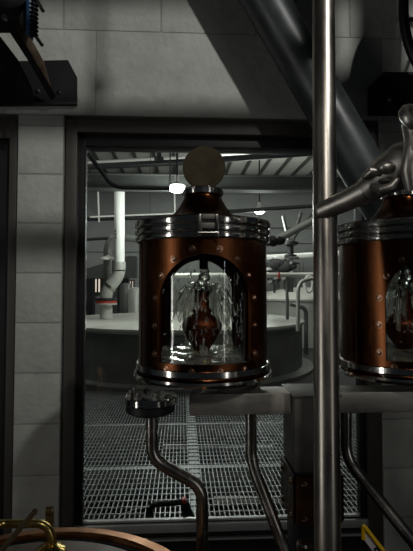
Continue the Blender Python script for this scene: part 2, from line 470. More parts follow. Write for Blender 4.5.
# long pipes/conduits overhead
def lng(name, pts, r, m, label, cat='pipe', bend=0, group=None, hang=False):
    bm = BM(); tube(bm, pts, r, 14, bend=bend); o = tag(obj(name, bm, m), label, cat, group)
    if hang:
        for p in (pts[0], pts[-1]):
            bm = BM(); tube(bm, [Vector((p.x,p.y,p.z+r*.8)), Vector((p.x,p.y,5.64))], .009, 8); obj('hanger_rod', bm, 'fbeam', o)
    return o
lng('overhead_pipe', [P(20,170,10), P(187,162,10), P(340,151,10)], .065, 'fdark', 'black pipe running high across the whole far room', hang=True)
lng('white_overhead_pipe', [P(20,166.5,13), P(187,157,13), P(340,146,13)], .045, 'white', 'white conduit just above the black overhead pipe', 'conduit', hang=True)
crp = lng('cross_pipe', [P(60,219.6,11), P(170,217,11), P(210,213,11), P(340,204,11)], .05, 'fdark', 'thin black pipe level with the top band of the left safe', hang=True)
lng('cross_pipe', [P(40,242,12), P(112,238,12), P(150,240,12)], .04, 'fdark', 'thin black pipe crossing behind the white exhaust riser', hang=True)
lng('wall_pipe', [P(260,228,16), P(340,228,16)], .035, 'fbeam', 'thin grey pipe on the far wall above the sloping pipe', hang=True)
lng('wall_pipe', [P(260,243,15), P(340,243,15)], .04, 'fbeam', 'thin grey pipe on the far wall just below the sloping pipe', hang=True)
lng('air_duct', [P(225,259.5,14), P(400,250,14)], .075, 'white', 'bright white duct running level above the far machinery', 'duct', hang=True)
bm = BM(); tube(bm, [P(98,192,10.9), P(99,222,10.9)], .02, 12); tag(obj('drop_conduit', bm, 'white', crp), 'short white conduit')
lng('reflection_line', [P(174.5,192,10.5), P(175,213.5,10.5), P(150,214.5,10.5), P(90,217,10.5)], .018, 'white', 'white line for a roof-edge reflection below the bright ceiling lamp', 'conduit', .05)  # thin white tube drawn in place of a roof-edge reflection
lng('sprinkler_pipe', [P(85,150,6.5), P(99,168,6.5), P(113,187.5,6.5), P(170,188.5,6.5)], .030, 'fdark', 'black bent pipe sloping down near the window top left corner', 'pipe', .15, hang=True)
bm = BM(); a = P(159,160,10); lathe(bm, [(0,-.05),(.10,-.05),(.10,.05),(.05,.08),(.05,.2),(0,.2)], a, seg=16)
obj('coupling', bm, 'fdark', [o for o in bpy.data.objects if o.name.startswith('overhead_pipe')][0])
# dark girder across at left plus pale deck lines
bm = BM(); a = P(60,178,14); c = P(400,190,14); box(bm, -8, 9, 8.5, 8.62, P(200,190,8.5).z, P(200,176,8.5).z)
box(bm, -8,9, 8.42,8.7, P(200,190.3,8.5).z, P(200,189.5,8.5).z); box(bm, -8,9, 8.42,8.7, P(200,176.3,8.5).z, P(200,175.5,8.5).z); struct('trim_2', bm, 'fbeam')
# horizontal ductwork / mezzanine dark band low left
bm = BM(); a = P(60,276,15); c = P(170,262,15)
poly(bm, [P(40,278,15), P(136,278,15), P(136,256,15), P(128,256,15), P(88,268,15), P(40,272,15)], (0,.5,0)); box(bm, P(112,300,15).x, P(116,300,15).x, 15.1,15.3, 0, P(114,277,15).z)
tag(obj('mezzanine_panel', bm, 'fbeam'), 'dark sloping panel behind the slim vent pipe', 'panel')
bm = BM(); box(bm, P(80,300,16).x, P(93,300,16).x, 16, 16.4, 0, P(90,276,16).z); box(bm, P(101,300,16).x, P(128,300,16).x, 16, 16.4, 0, P(90,276,16).z)
tag(obj('dark_cabinet', bm, 'fdark'), 'dark cabinets standing behind the exhaust elbow', 'cabinet')
def small_tank(px, py0, py1, r, Y, m, label):
    a = P(px,py0,Y); bm = BM(); z1 = a.z
    lathe(bm, [(r,0),(r,z1-.1),(r*.8,z1-.02),(0,z1)], (a.x,Y,0), seg=32)
    tag(obj('upright_cylinder', bm, m), label, 'cylinder')
small_tank(126, 283, 0, .17, 13, 'tank', 'grey upright cylinder just right of the exhaust elbow')
small_tank(136, 287, 0, .20, 12.5, 'pale', 'pale upright cylinder against the left edge of the copper safe')
# lamps
def ceil_lamp(px, py, Y, w, label):
    a = P(px,py,Y); t = thing('ceiling_lamp', tuple(a), label, 'lamp', None)
    bm = BM(); lathe(bm, [(0,.02),(w,.02),(w*.9,.05),(w*.4,.08),(.04,.2),(0,.2)], a, seg=32); obj('lamp_shade', bm, 'alum', t)
    bm = BM(); lathe(bm, [(0,.02),(w*1.02,.02),(w*1.02,-.05),(w*.6,-.09),(0,-.09)], a, seg=32); obj('lens', bm, 'lamp', t)
    bm = BM(); tube(bm, [a+Vector((0,0,.2)), Vector((a.x,a.y,5.75))], .02, 8); obj('cord', bm, 'fdark', t)
    ld = bpy.data.lights.new('lamp_light', 'POINT'); ld.energy = 130; ld.shadow_soft_size = .3; ld.color = (.95,1,.96)
    lo = bpy.data.objects.new('lamp_light', ld); lo.location = a+Vector((0,0,-.45)); C.objects.link(lo)
ceil_lamp(177, 187, 8.1, .13, 'bright round lamp hanging left of the brass disc')
ceil_lamp(259.5, 210, 12.0, .12, 'small bright lamp hanging above the right end of the top band')
# bright pipes under the grating
lng('floor_pipe', [P(163,447,5.35), P(272,447,5.35)], .03, 'white', 'pale pipe under the grating behind the bent stainless leg', group=None)
lng('floor_pipe', [P(214,500.5,4.0), P(283,500.5,4.0)], .035, 'white', 'pale pipe under the grating nearest the window sill')

# hand tool on the outer sill
t = thing('hand_tool', tuple(P(168,522,2.16)), 'black handled tool with red button lying on the grating by the sill', 'tool')
H = lambda px, py: P(px, py, 2.125)
zs = P(168,522,2.16).z
bm = BM(); tube(bm, [H(148,520), H(149.5,508), H(154,504.5), H(186,501.5), H(192,521)], .014, 14, bend=.02, radii=[.011,.012,.012,.013,.012]); obj('handle', bm, 'black', t)
bm = BM(); poly(bm, [P(180,503,2.112),P(187,502,2.112),P(196,521,2.112),P(184,521,2.112)], (0,.028,0)); obj('foot', bm, 'black', t); bm = BM(); poly(bm, [P(146,508,2.112),P(152,507,2.112),P(154,521,2.112),P(146,521,2.112)], (0,.028,0)); obj('foot', bm, 'black', t)
bm = BM(); a = P(184,502,2.11); box(bm, a.x-.010, a.x+.010, 2.105, 2.138, a.z-.006, a.z+.012, .003); tag(obj('button', bm, 'red', t), 'red button')
bm = BM(); tube(bm, [P(151,506,2.12), P(135,509,2.12), P(122,515,2.125), P(114,521,2.13)], .0018, 8); obj('wire', bm, 'white', t)
# shelf under the tool (grating side kerb)
bm = BM(); box(bm, xg0-.03, xg1+.03, 2.04, 2.149, 0, P(168,521.5,2.149).z); struct('trim_3', bm, 'black')

# ================================================================== COPPER SAFES
SX, SY, R = .05, 1.12, .151
WZ0, WZ1 = 1.438, 1.667
def shell(bm, R, th, z0, z1, wins):
    """cylinder shell with arched openings; wins = (centre angle, half width, z bottom, z apex)"""
    cuts = set()
    N = 120
    for i in range(N): cuts.add(round(2*pi*i/N, 5))
    for ca, hw, zb, za in wins:
        h = math.asin(hw/R)
        for k in range(-24, 25):
            cuts.add(round((ca + math.asin(max(-1,min(1,hw*sin(k/24*pi/2)/R)))) % (2*pi), 5))
    cs = sorted(cuts)
    def top(a, w):
        ca, hw, zb, za = w
        x = R*sin(((a-ca+pi) % (2*pi))-pi)
        return za-hw + sqrt(max(0, hw*hw-x*x))
    def inside(a, w):
        d = ((a-w[0]+pi) % (2*pi))-pi
        return abs(d) < math.asin(w[1]/R)+1e-6 - 0
    V = {}
    def v(a, z, r):
        k = (round(a % (2*pi),5), round(z,5), round(r,5))
        if k not in V: V[k] = bm.verts.new((SX+r*sin(a), SY-r*cos(a), z))
        return V[k]
    def quad(p):
        p = [q for i, q in enumerate(p) if q not in p[:i]]
        if len(p) > 2:
            try: bm.faces.new(p)
            except ValueError: pass
    for a, b in zip(cs, cs[1:]+[cs[0]]):
        if ((b-a) % (2*pi)) < 1e-5: continue
        mid = a + ((b-a) % (2*pi))/2
        w = next((w for w in wins if inside(mid, w)), None)
        segs = [((z0,z0),(z1,z1))] if w is None else [((z0,z0),(w[2],w[2])), ((top(a,w),top(b,w)),(z1,z1))]
        for (la, lb), (ha, hb) in segs:
            quad([v(a,la,R), v(b,lb,R), v(b,hb,R), v(a,ha,R)])
            quad([v(a,la,R-th), v(a,ha,R-th), v(b,hb,R-th), v(b,lb,R-th)])
        if w:
            ta, tb = top(a,w), top(b,w)
            quad([v(a,ta,R), v(b,tb,R), v(b,tb,R-th), v(a,ta,R-th)])
            quad([v(a,w[2],R), v(a,w[2],R-th), v(b,w[2],R-th), v(b,w[2],R)])
    # vertical reveals
    for w in wins:
        for s in (-1, 1):
            a = round((w[0]+s*math.asin(w[1]/R)) % (2*pi), 5)
            z_t = w[3]-w[1]
            quad([v(a,w[2],R), v(a,w[2],R-th), v(a,top(a,w),R-th), v(a,top(a,w),R)])
def curved_pane(bm, r, ca, hw, zb, za):
    n = 32; ch = math.asin(hw/R)
    lo = []; hi = []
    for k in range(n+1):
        a = ca + ch*sin((k/n*2-1)*pi/2); x = R*sin(a-ca)
        z = za-hw+sqrt(max(0,hw*hw-x*x))
        lo.append((a, zb)); hi.append((a, max(z, zb)))
    for k in range(n):
        p = [(lo[k]), (lo[k+1]), (hi[k+1]), (hi[k])]
        vo = [bm.verts.new((SX+r*sin(a), SY-r*cos(a), z)) for a, z in p]
        bm.faces.new(vo)
    bmesh.ops.remove_doubles(bm, verts=bm.verts, dist=1e-5)

safe = thing('spirit_safe', (SX,SY,1.372), 'left copper spirit safe topped by an upright brass disc', 'spirit safe', 'copper spirit safes')
FW_ = (0, .0977, WZ0, WZ1); RW_ = (pi, .086, WZ0, WZ1+.002)
bm = BM(); shell(bm, R, .007, 1.405, 1.712, [FW_, RW_])
body = obj('body', bm, 'copper', safe, 30)
# rivets
RV = [(-.107,1.574),(-.108,1.515),(-.108,1.455),(.107,1.574),(.108,1.515),(.108,1.455),
      (-.083,1.425),(-.029,1.423),(.029,1.423),(.083,1.425),
      (-.028,1.677),(.028,1.677),(-.068,1.656),(.068,1.656),(-.094,1.622),(.094,1.622)]
rv0 = None
for x, z in RV:
    a = math.asin(x/R); n = Vector((sin(a), -cos(a), 0)); c = Vector((SX,SY,0)) + n*R; c.z = z
    bm = BM(); lathe(bm, [(.0075,-.001),(.0075,.001),(.0056,.0012),(.0053,.0033),(.0036,.0050),(0,.0056)], c, n, 16)
    obj('rivet', bm, 'rivet', body)
# rear rivets (seen as silhouettes only from behind)
bm = BM(); curved_pane(bm, R-.010, 0, .0972, WZ0+.001, WZ1-.001); tag(obj('window_pane', bm, 'spane', body), 'front curved glass pane')
bm = BM(); curved_pane(bm, R-.010, pi, .0855, WZ0+.001, WZ1+.001); tag(obj('window_pane', bm, 'spane', body), 'rear curved glass pane')
# seam on the body
bm = BM()
a = radians(-68); c = Vector((SX+R*sin(a), SY-R*cos(a), 0)); bar(bm, c+Vector((0,0,1.42)), c+Vector((0,0,1.70)), .0012, .003, (1,0,0)); obj('seam', bm, 'copper2', body)
# bottom ring
bm = BM(); lathe(bm, [(.10,1.400),(.150,1.400),(.150,1.424),(.1535,1.4245),(.157,1.423),(.157,1.411),(.1545,1.4095),(.10,1.4095)], (SX,SY,0), seg=128); obj('base_ring', bm, 'ring', safe)
bm = BM(); lathe(bm, [(.10,1.4090),(.1572,1.4090),(.1580,1.4075),(.1572,1.4060),(.10,1.4060)], (SX,SY,0), seg=128); obj('copper_bead', bm, 'copper', safe)
bm = BM(); lathe(bm, [(0,1.4045),(.155,1.4045),(.1615,1.402),(.163,1.397),(.1605,1.391),(.150,1.388),(0,1.388)], (SX,SY,0), seg=128); obj('base_plate', bm, 'ring', safe)
bm = BM(); lathe(bm, [(0,1.4100),(.1435,1.4100),(.1435,1.4300),(0,1.4320)], (SX,SY,0), seg=64); obj('inner_floor', bm, 'copper2', safe)
# lid bands
def band(z0, z1, r):
    e = .0022
    return [(.146,z0),(r-e,z0),(r,z0+e),(r+.0006,(z0+z1)/2),(r,z1-e),(r-e,z1),(.146,z1)]
for z0, z1, r in ((1.7010,1.7135,.1590),(1.7165,1.7290,.1600),(1.7320,1.7475,.1605)):
    bm = BM(); lathe(bm, band(z0,z1,r), (SX,SY,0), seg=128, closed=True); obj('lid_band', bm, 'ring', safe)
bm = BM(); lathe(bm, [(.147,1.700),(.1555,1.7005),(.1555,1.7465),(.147,1.7465)], (SX,SY,0), seg=96, closed=True); obj('gasket', bm, 'groove', safe)
# cone lid
bm = BM(); lathe(bm, [(.1460,1.7395),(.1590,1.7478),(.120,1.750),(.095,1.7535),(.080,1.762),(.068,1.7735),(.058,1.7860),(.050,1.7985),(.045,1.8090),(.0425,1.8180),(.0425,1.826),(0,1.826)], (SX,SY,0), seg=96); obj('lid', bm, 'copper', safe)
bm = BM(); bar(bm, (SX+.002,SY-.0432,1.818), (SX+.002,SY-.0955,1.7540), .0012,.002); 
bm.free()
bm = BM(); lathe(bm, [(0,1.8150),(.0475,1.8150),(.0490,1.8165),(.0490,1.8275),(.0475,1.829),(.043,1.829),(.043,1.832),(0,1.832)], (SX,SY,0), seg=64); obj('neck_flange', bm, 'ring', safe)
bm = BM(); ZD = 1.8835; lathe(bm, [(0,-.006),(.0500,-.006),(.0515,-.0045),(.0515,.0045),(.0500,.006),(0,.006)], (SX+.003,SY,ZD), (0.04,1,0.05), 96)
dk = obj('brass_disc', bm, 'disc', safe); tag(dk, 'upright round brass disc')
bm = BM(); box(bm, SX-.010, SX+.014, SY-.009, SY+.009, 1.830, 1.836, .001); obj('disc_foot', bm, 'darkst', safe)
# lid clasp
zc0, zc1 = 1.700, 1.7480
cl = None
bm = BM(); yf = SY-.1605
bm.free()
for s in (-1, 1):
    bm = BM(); box(bm, SX+.004+s*.0175-.0035, SX+.004+s*.0175+.0035, yf-.007, yf+.004, zc0, zc1-.001, .0012); obj('clasp_end', bm, 'steel', safe)
bm = BM(); box(bm, SX+.004-.0135, SX+.004+.0135, yf-.005, yf+.003, 1.7370, 1.7475, .0015); box(bm, SX+.004-.0135, SX+.004+.0135, yf-.004, yf+.003, 1.7180, 1.7300, .0015); cl = obj('clasp', bm, 'darkst', safe)
bm = BM(); tube(bm, [(SX+.004-.021,yf-.004,1.709),(SX+.004+.021,yf-.004,1.709)], .0035, 14); obj('clasp_pin', bm, 'steel', cl)
# inner copper fitting under the jet: onion shaped cup
VX, VY = SX-.002, SY
bm = BM()
prof = [(.0165,1.448),(.020,1.452),(.027,1.463),(.038,1.481),(.0462,1.497),(.0480,1.507),(.0455,1.516),(.036,1.526),(.0255,1.533),(.0215,1.5365),(.0235,1.539),(.0235,1.5445),(.0195,1.547),(.0178,1.553),(.0172,1.575),(.0195,1.590)]
lathe(bm, prof, (VX,VY,0), seg=48)
bm.verts.ensure_lookup_table()
top = [v for v in bm.verts if v.co.z > 1.589]
for v in top:
    a = math.atan2(v.co.y-VY, v.co.x-VX)
    if sin(a*6+.5) > .3: v.co.z -= .009
    v.co.z += .003*sin(3*a+1)
cup = obj('inner_cup', bm, 'vessel', safe, 50)
bm = BM(); lathe(bm, [(0,1.430),(.0150,1.430),(.0165,1.434),(.0165,1.449),(0,1.449)], (VX,VY,0), seg=32); tag(obj('cup_foot', bm, 'brass', cup), 'brass foot')
bm = BM()
for a, z in ((-20,1.507),(6,1.507),(30,1.506),(-2,1.498)):
    a = radians(a); n = Vector((sin(a),-cos(a),0)); c = Vector((VX,VY,z))+n*.0473; lathe(bm, [(.0028,0),(.002,.0018),(0,.002)], c, n, 10)
obj('cup_stud', bm, 'black', cup)
# inlet spout above and guide rods
bm = BM(); tube(bm, [(SX+.002,SY,1.745),(SX+.002,SY,1.640)], .0105, 20); obj('inlet_spout', bm, 'darkst', safe)
for sx in (-1, 1):
    bm = BM(); tube(bm, [(SX+sx*.082,SY+.085,1.43),(SX+sx*.082,SY+.085,1.735)], .0042, 12); obj('guide_rod', bm, 'black', safe)
bm = BM()
for k in range(4):
    a = radians(45+90*k); c = Vector((SX+.132*cos(a), SY+.105*sin(a), 0)) if False else Vector((SX+(.02 if k in (1,2) else .13)*(1), SY+(-.06 if k>1 else -.045), 0))
box(bm, SX+.03, SX+.12, SY-.105, SY-.045, 1.3702, 1.389, .002); obj('mounting_pad', bm, 'darkst', safe)

# clear liquid in the safe: pool, jet, splashes
def make_liquid():
    rnd = random.Random(3)
    bm = BM()
    # rippled pool
    N, K = 14, 64
    rings = []
    c = bm.verts.new((SX,SY,1.447))
    for i in range(1, N+1):
        r = .132*i/N
        rings.append([bm.verts.new((SX+r*cos(2*pi*k/K), SY+r*sin(2*pi*k/K), 1.447+.0030*sin(70*r+3*sin(4*pi*k/K))+rnd.uniform(-.0018,.0018))) for k in range(K)])
    for k in range(K): bm.faces.new((c, rings[0][k], rings[0][(k+1)%K]))
    for a, b in zip(rings, rings[1:]):
        for k in range(K): bm.faces.new((a[k], b[k], b[(k+1)%K], a[(k+1)%K]))
    base = [bm.verts.new((v.co.x, v.co.y, 1.4335)) for v in rings[-1]]
    for k in range(K): bm.faces.new((rings[-1][k], base[k], base[(k+1)%K], rings[-1][(k+1)%K]))
    bm.faces.new(list(reversed(base)))
    # swirling jet
    pts = []; rad = []
    for i in range(26):
        t = i/25; pts.append(Vector((SX+.002+.0035*sin(t*7), SY+.003*cos(t*6), 1.641-.050*t))); rad.append(.0085+.0045*sin(t*pi)+.0018*sin(t*21))
    tube(bm, pts, 1, 14, radii=rad)
    # spray crown round the cup mouth
    for i in range(34):
        a = rnd.uniform(0, 2*pi); v = rnd.uniform(.02,.066); h = rnd.uniform(.004,.028)
        p = []; rr = []
        for s in range(7):
            t = s/6; p.append(Vector((VX+cos(a)*(.014+v*t), VY+sin(a)*(.014+v*t), 1.590+h*4*t*(1-t)*1.0-.075*t*t))); rr.append(.0020*(1-t*.5)+rnd.uniform(0,.0010))
        tube(bm, p, 1, 7, radii=rr)
    # thin bell of liquid falling round the cup, torn and rippled
    for layer in range(1):
        prof = [(.013,1.592),(.024,1.603),(.040,1.604),(.055,1.590),(.066,1.565),(.073,1.535),(.078,1.500),(.082,1.465),(.084,1.447)]
        K2 = 90; g = []
        for j, (r, z) in enumerate(prof):
            row = []
            for k in range(K2):
                a = 2*pi*k/K2
                q = r*(1-.22*layer)*(1+.08*sin(5*a+j*.6+layer)+.05*sin(11*a-j)+.04*sin(23*a+2*j)+rnd.uniform(-.03,.03))
                row.append(Vector((VX+q*cos(a), VY+q*sin(a), z+.006*sin(7*a+j)+rnd.uniform(-.002,.002))))
            g.append(row)
        for j in range(len(g)-1):
            for k in range(K2):
                k2 = (k+1) % K2
                if sin(9*k*2*pi/K2+layer*2+j*.5)+.6*sin(4*k*2*pi/K2+j)+rnd.uniform(-.5,.5) < .95: continue
                q = [g[j][k], g[j][k2], g[j+1][k2], g[j+1][k]]
                c0 = Vector((VX,VY,0)); off = []
                for pnt in q:
                    n = (pnt-c0); n.z = 0; off.append(pnt - n.normalized()*.0016)
                A = [bm.verts.new(x) for x in q]; B = [bm.verts.new(x) for x in off]
                bm.faces.new(A); bm.faces.new(list(reversed(B)))
                for i in range(4): bm.faces.new((A[i], B[i], B[(i+1)%4], A[(i+1)%4]))
    # drops
    for i in range(150):
        a = rnd.uniform(0,2*pi); r = rnd.uniform(.02,.125); ball(bm, (SX+r*cos(a), SY+r*sin(a), rnd.uniform(1.45,1.64)), rnd.uniform(.0012,.0030), (1,1,rnd.uniform(1,1.8)), 1)
    # runs and drops on the inside of the front glass
    for i in range(60):
        a = math.asin(rnd.uniform(-.088,.088)/R); zt_ = rnd.uniform(1.46,1.64); L = rnd.uniform(.008,.035)
        rr = R-.0135
        p = [Vector((SX+rr*sin(a+.012*sin(s*2+i)), SY-rr*cos(a), zt_-L*s/4)) for s in range(5)]
        tube(bm, p, 1, 6, radii=[.0007,.0012,.0009,.0012,.0018])
    return bm
liq = obj('clear_spirit', make_liquid(), 'liquid', None, 60, origin=(SX,SY,1.4335))
tag(liq, 'clear spirit splashing inside the left copper safe', 'liquid', None, 'stuff')

# second safe
DX = .54-SX
s2 = copy_tree(safe); s2.location.x += DX
s2['label'] = 'right copper spirit safe cut off by the photo edge, behind the stainless standpipe'
l2 = copy_tree(liq); l2.location.x += DX; l2['label'] = 'clear spirit splashing inside the right copper safe'

# ================================================================== STAINLESS STAND
pxl, pxr, py0, py1 = .2367, .333, .985, 1.10
t = thing('stand_post', ((pxl+pxr)/2,(py0+py1)/2,0), 'square stainless post with riveted dark copper sleeve between the two safes', 'post')
bm = BM(); box(bm, pxl, pxr, py0, py1, 1.21, 1.366, .003); obj('upper_post', bm, 'darkst', t)
bm = BM(); box(bm, pxl-.004, pxr+.004, py0-.004, py1+.004, 1.3662, 1.3705, .001); obj('top_plate', bm, 'darkst', t)
bm = BM(); box(bm, pxl+.006, pxr-.006, py0+.006, py1-.006, 0, 1.21, .003); obj('lower_post', bm, 'black', t)
bm = BM()
z0s, z1s = P(306,527,.98).z, P(306,477,.98).z; e = .0045
for (xa, ya, xb, yb) in ((pxl-e,py0-e,pxr+e,py0-e),(pxr+e,py0-e,pxr+e,py1+e),(pxr+e,py1+e,pxl-e,py1+e),(pxl-e,py1+e,pxl-e,py0-e)):
    a = Vector((xa,ya,0)); b2 = Vector((xb,yb,0)); d = (b2-a).normalized(); n = Vector((d.y,-d.x,0)); L = (b2-a).length; c = .012
    pts = [a+Vector((0,0,z1s)), b2+Vector((0,0,z1s)), b2+Vector((0,0,z0s+c)), b2-d*c+Vector((0,0,z0s)), a+d*c+Vector((0,0,z0s)), a+Vector((0,0,z0s+c))]
    poly(bm, pts, -n*.004)
sl = obj('sleeve', bm, 'copper2', t)
for x, y, z, n in ((.2535,py0-e,z1s-.017,(0,-1,0)),(.2535,py0-e,z0s+.013,(0,-1,0)),(.316,py0-e,z1s-.017,(0,-1,0)),(.316,py0-e,z0s+.013,(0,-1,0)),(pxl-e,py0+.018,z1s-.017,(-1,0,0)),(pxl-e,py1-.018,z1s-.017,(-1,0,0)),(pxl-e,py0+.018,z0s+.013,(-1,0,0)),(pxl-e,py1-.018,z0s+.013,(-1,0,0))):
    bm = BM(); lathe(bm, [(.0080,-.001),(.0080,.001),(.0058,.0014),(.005,.0036),(.003,.005),(0,.0055)], (x,y,z), n, 16); obj('rivet', bm, 'rivetd', sl)

bm = BM(); box(bm, .017, pxl-.001, 1.01, 1.08, 1.325, 1.370, .003)
tag(obj('support_beam', bm, 'beamst'), 'square stainless beam carrying the left safe', 'beam')
bm = BM(); box(bm, pxr+.001, 1.1, 1.01, 1.08, 1.325, 1.370, .003)
tag(obj('support_beam', bm, 'beamst'), 'square stainless beam carrying the right safe', 'beam')

# flanged drain under the left safe with its pipe
fx, fy = -.064, .985
t = thing('bent_pipe', (-.0,.985,0), 'bent stainless pipe hanging from a bolted flange at the left safe', 'pipe')
bm = BM(); lathe(bm, [(0,1.3590),(.0515,1.3590),(.0535,1.361),(.0535,1.3725),(.0515,1.3745),(0,1.3745)], (fx,fy,0), seg=72); fl = obj('flange', bm, 'ring', t)
bm = BM(); lathe(bm, [(0,1.3580),(.050,1.3580),(.050,1.3440),(.044,1.3400),(0,1.3400)], (fx,fy,0), seg=72); tag(obj('lower_flange', bm, 'black', t), 'black lower flange')
for a in (-170,-125,-70,-25,150,105):
    a = radians(a); c = Vector((fx+.040*cos(a), fy+.040*sin(a), 1.374))
    if (c.xy-Vector((SX,SY))).length < .172: h = .006
    else: h = .013
    bm = BM(); lathe(bm, [(.0085,0),(.0085,h*.5),(.0045,h*.55),(.0045,h),(0,h)], c, seg=6); obj('bolt', bm, 'darkst', fl)
bm = BM()
V3 = lambda px, py, Y: tuple(P(px,py,Y))
a = P(152,404,.985); 
tube(bm, [V3(152,404,.985), V3(152,459,.985), V3(202,487,.985), V3(202.5,560,.985), (P(203,560,.985).x,.985,0)], .0125, 24, bend=.028); obj('pipe', bm, 'steel', t)
bm = BM(); tube(bm, [V3(251,409,1.05), V3(251,461,1.05), V3(285,551,.99), V3(287,556,.985), (P(287,556,.985).x,.985,0)], .0125, 24, bend=.03)
tag(obj('drain_pipe', bm, 'steel'), 'stainless pipe bending right below the left safe beam', 'pipe')
bm = BM(); tube(bm, [V3(346,409,1.05), V3(346,458,1.05), V3(425,557,.95), V3(470,620,.93), (P(480,640,.93).x,.93,0)], .0125, 24, bend=.03)
tag(obj('drain_pipe', bm, 'steel'), 'stainless pipe slanting down to the right under the right safe', 'pipe')
# small knob by the post foot
a = P(305,546,.925)
t = thing('knob_valve', (a.x,a.y,1.0), 'small stainless capped stub low beside the standpipe', 'valve')
bm = BM(); lathe(bm, [(.0,-.06),(.012,-.06),(.012,-.01),(.0165,-.008),(.0165,.004),(.013,.008),(0,.009)], a, seg=32); obj('cap', bm, 'steel', t)
bm = BM(); tube(bm, [a+Vector((0,0,-.05)), Vector((a.x,a.y,0))], .009, 16); obj('stem', bm, 'darkst', t)

# standpipe
A0, A1 = Vector((.259,.84,1.14)), Vector((.302,.97,2.2))
dd = (A1-A0)
bm = BM(); e_ = A0+dd*1.16; tube(bm, [A0-dd*1.07, A0+dd*.5, e_, e_+Vector((.9,.02,0))], .0235, 48, bend=.06)
t = thing('standpipe', (A0.x, A0.y, 0), 'tall stainless standpipe right of centre with a slanting branch arm and clamp', 'pipe')
obj('pipe', bm, 'pipest', t)
# branch arm with clamp towards the camera
Q = lambda px, py, Y: P(px, py, Y)
ap = [Q(322,211,.90), Q(348,200,.865), Q(366,191,.84), Q(377,183,.825), Q(388,174,.81), Q(402,166,.795), Q(430,160,.77), Q(470,150,.75)]
bm = BM(); tube(bm, ap[:3], 1, 36, radii=[.0175,.0205,.0225]); ball(bm, ap[0], .0172, sub=3); arm_t = obj('branch_tube', bm, 'armst', t)
bm = BM(); tube(bm, [ap[2], ap[2].lerp(ap[3],.5), ap[3], ap[4], ap[5], ap[6], ap[7]], 1, 36, radii=[.0245,.0265,.028,.036,.041,.041,.036]); vb = obj('branch_valve', bm, 'armst', t)
# lugs, bolt and nut in front of the body
bm = BM(); tube(bm, [Q(366,176,.80), Q(372,171,.79), Q(380,172,.785)], 1, 20, radii=[.0075,.0095,.008]); ball(bm, Q(366,176,.80), .0075, sub=3); obj('clamp_lug', bm, 'armst', vb)
bm = BM(); ball(bm, Q(386,168,.772), .0125, (1.2,1,.9), 3); obj('wing_nut', bm, 'armst', vb)
bm = BM(); tube(bm, [Q(372,186,.79), Q(381,190,.775), Q(392,187,.77), Q(399,178,.765)], 1, 20, radii=[.006,.009,.009,.006]); obj('lower_lug', bm, 'armst', vb)
bm = BM(); ball(bm, Q(387,181,.775), .0085, (1.8,1,.6), 3); obj('clamp_hollow_shade', bm, 'groove', vb)  # raised black ball, its colour standing for the shade in the clamp hollow
bm = BM(); tube(bm, [Q(411,190,.752), Q(408,170,.745), Q(411,150,.742), Q(417,138,.74)], 1, 24, radii=[.010,.0125,.0125,.010]); obj('side_rib', bm, 'armst', vb)
bm = BM(); e1 = Q(418,150,.745); e2 = Q(412,122,.745); tube(bm, [e1, e1.lerp(e2,.5), e2], 1, 32, radii=[.024,.0175,.0165]); obj('upturned_neck', bm, 'armst', t)
axr = Vector((.25,-.75,.45)).normalized()
bm = BM(); lathe(bm, [(.0145,.006),(.0175,.0095),(.0235,.009),(.0270,.004),(.0270,-.004),(.0215,-.009),(.0145,-.008)], P(414,118,.735), axr, 40, closed=True); tag(obj('spout_ring', bm, 'armst', t), 'bright open end ring')
bm = BM(); lathe(bm, [(0,-.004),(.0150,-.004),(.0150,-.007),(0,-.007)], P(414,118,.735), axr, 32); obj('spout_bore_shade', bm, 'groove', t)  # black disc painting the shaded inside of the open end

# big dark diagonal pipe
bm = BM()
ga = P(265,0,1.75); gb = P(349.5,146,1.75); gd = gb-ga
tube(bm, [ga-gd*1.2, ga, gb, gb+gd*(gb.z/-gd.z)], .084, 64)
t = tag(obj('diagonal_duct', bm, 'duct'), 'thick dark grey painted pipe sloping behind the standpipe', 'pipe')

# ================================================================== WALL BRACKETS AND REELS
def W(px, py, Y=YW-.012): return P(px, py, Y)
t = thing('hose_reel', tuple(W(35,105,YW-.05)), 'black wall bracket with rusty slanted arm and blue hose at upper left', 'hose reel', 'wall reels')
bm = BM(); poly(bm, [W(-45,106), W(77,105), W(77,77), W(68,60), W(20,61), W(-45,61)], (0,.010,0)); bp_ = obj('wall_plate', bm, 'black', t)
bm = BM(); z_ = W(40,105).z; 
poly(bm, [W(-45,106,YW-.013)+Vector((0,0,0)), W(77,105,YW-.013), W(77,103,YW-.013), W(-45,104,YW-.013)], (0,-.012,0)); obj('lower_lip', bm, 'frame', bp_)
for px in (16, 38, 59):
    bm = BM(); lathe(bm, [(.0095,0),(.0095,.006),(.005,.007),(.005,.012),(0,.012)], W(px,91 if px<50 else 92), (0,-1,0), 6); obj('bolt', bm, 'steel', bp_)
# gusset arm coming off the wall towards the upper left
def slab(bm, p, q, w, th, nrm): bar(bm, p, q, w, th, nrm)
def pz(l, Y0, Y1, ext):
    bm = BM(); poly(bm, [P(x, y, Y0+(Y1-Y0)*y/100) for x, y in l], ext); return bm
arm = obj('slanted_arm', pz([(8,-6),(22,-6),(31,38),(43,60),(50,86),(44,84),(26,48),(11,22)], 1.62, 1.90, (0,.010,0)), 'rust', t)
tag(obj('arm_flange', pz([(-4,-6),(8,-6),(11,20),(27,48),(55,94),(50,99),(29,62),(8,30),(-4,30)], 1.59, 1.89, (0,.02,0)), 'black', t), 'black arm flange')
obj('gusset', pz([(-30,20),(-4,30.5),(0,36),(19,61),(32,88),(36,104),(-30,106)], 1.61, 1.91, (0,.008,0)), 'black', t)
bm = BM()
poly(bm, [P(20,-8,1.62),P(33,-8,1.62),P(33,30,1.62),P(31,38,1.62),P(20,26,1.62)], (0,.02,0)); tag(obj('hub', bm, 'black', t), 'black hub')
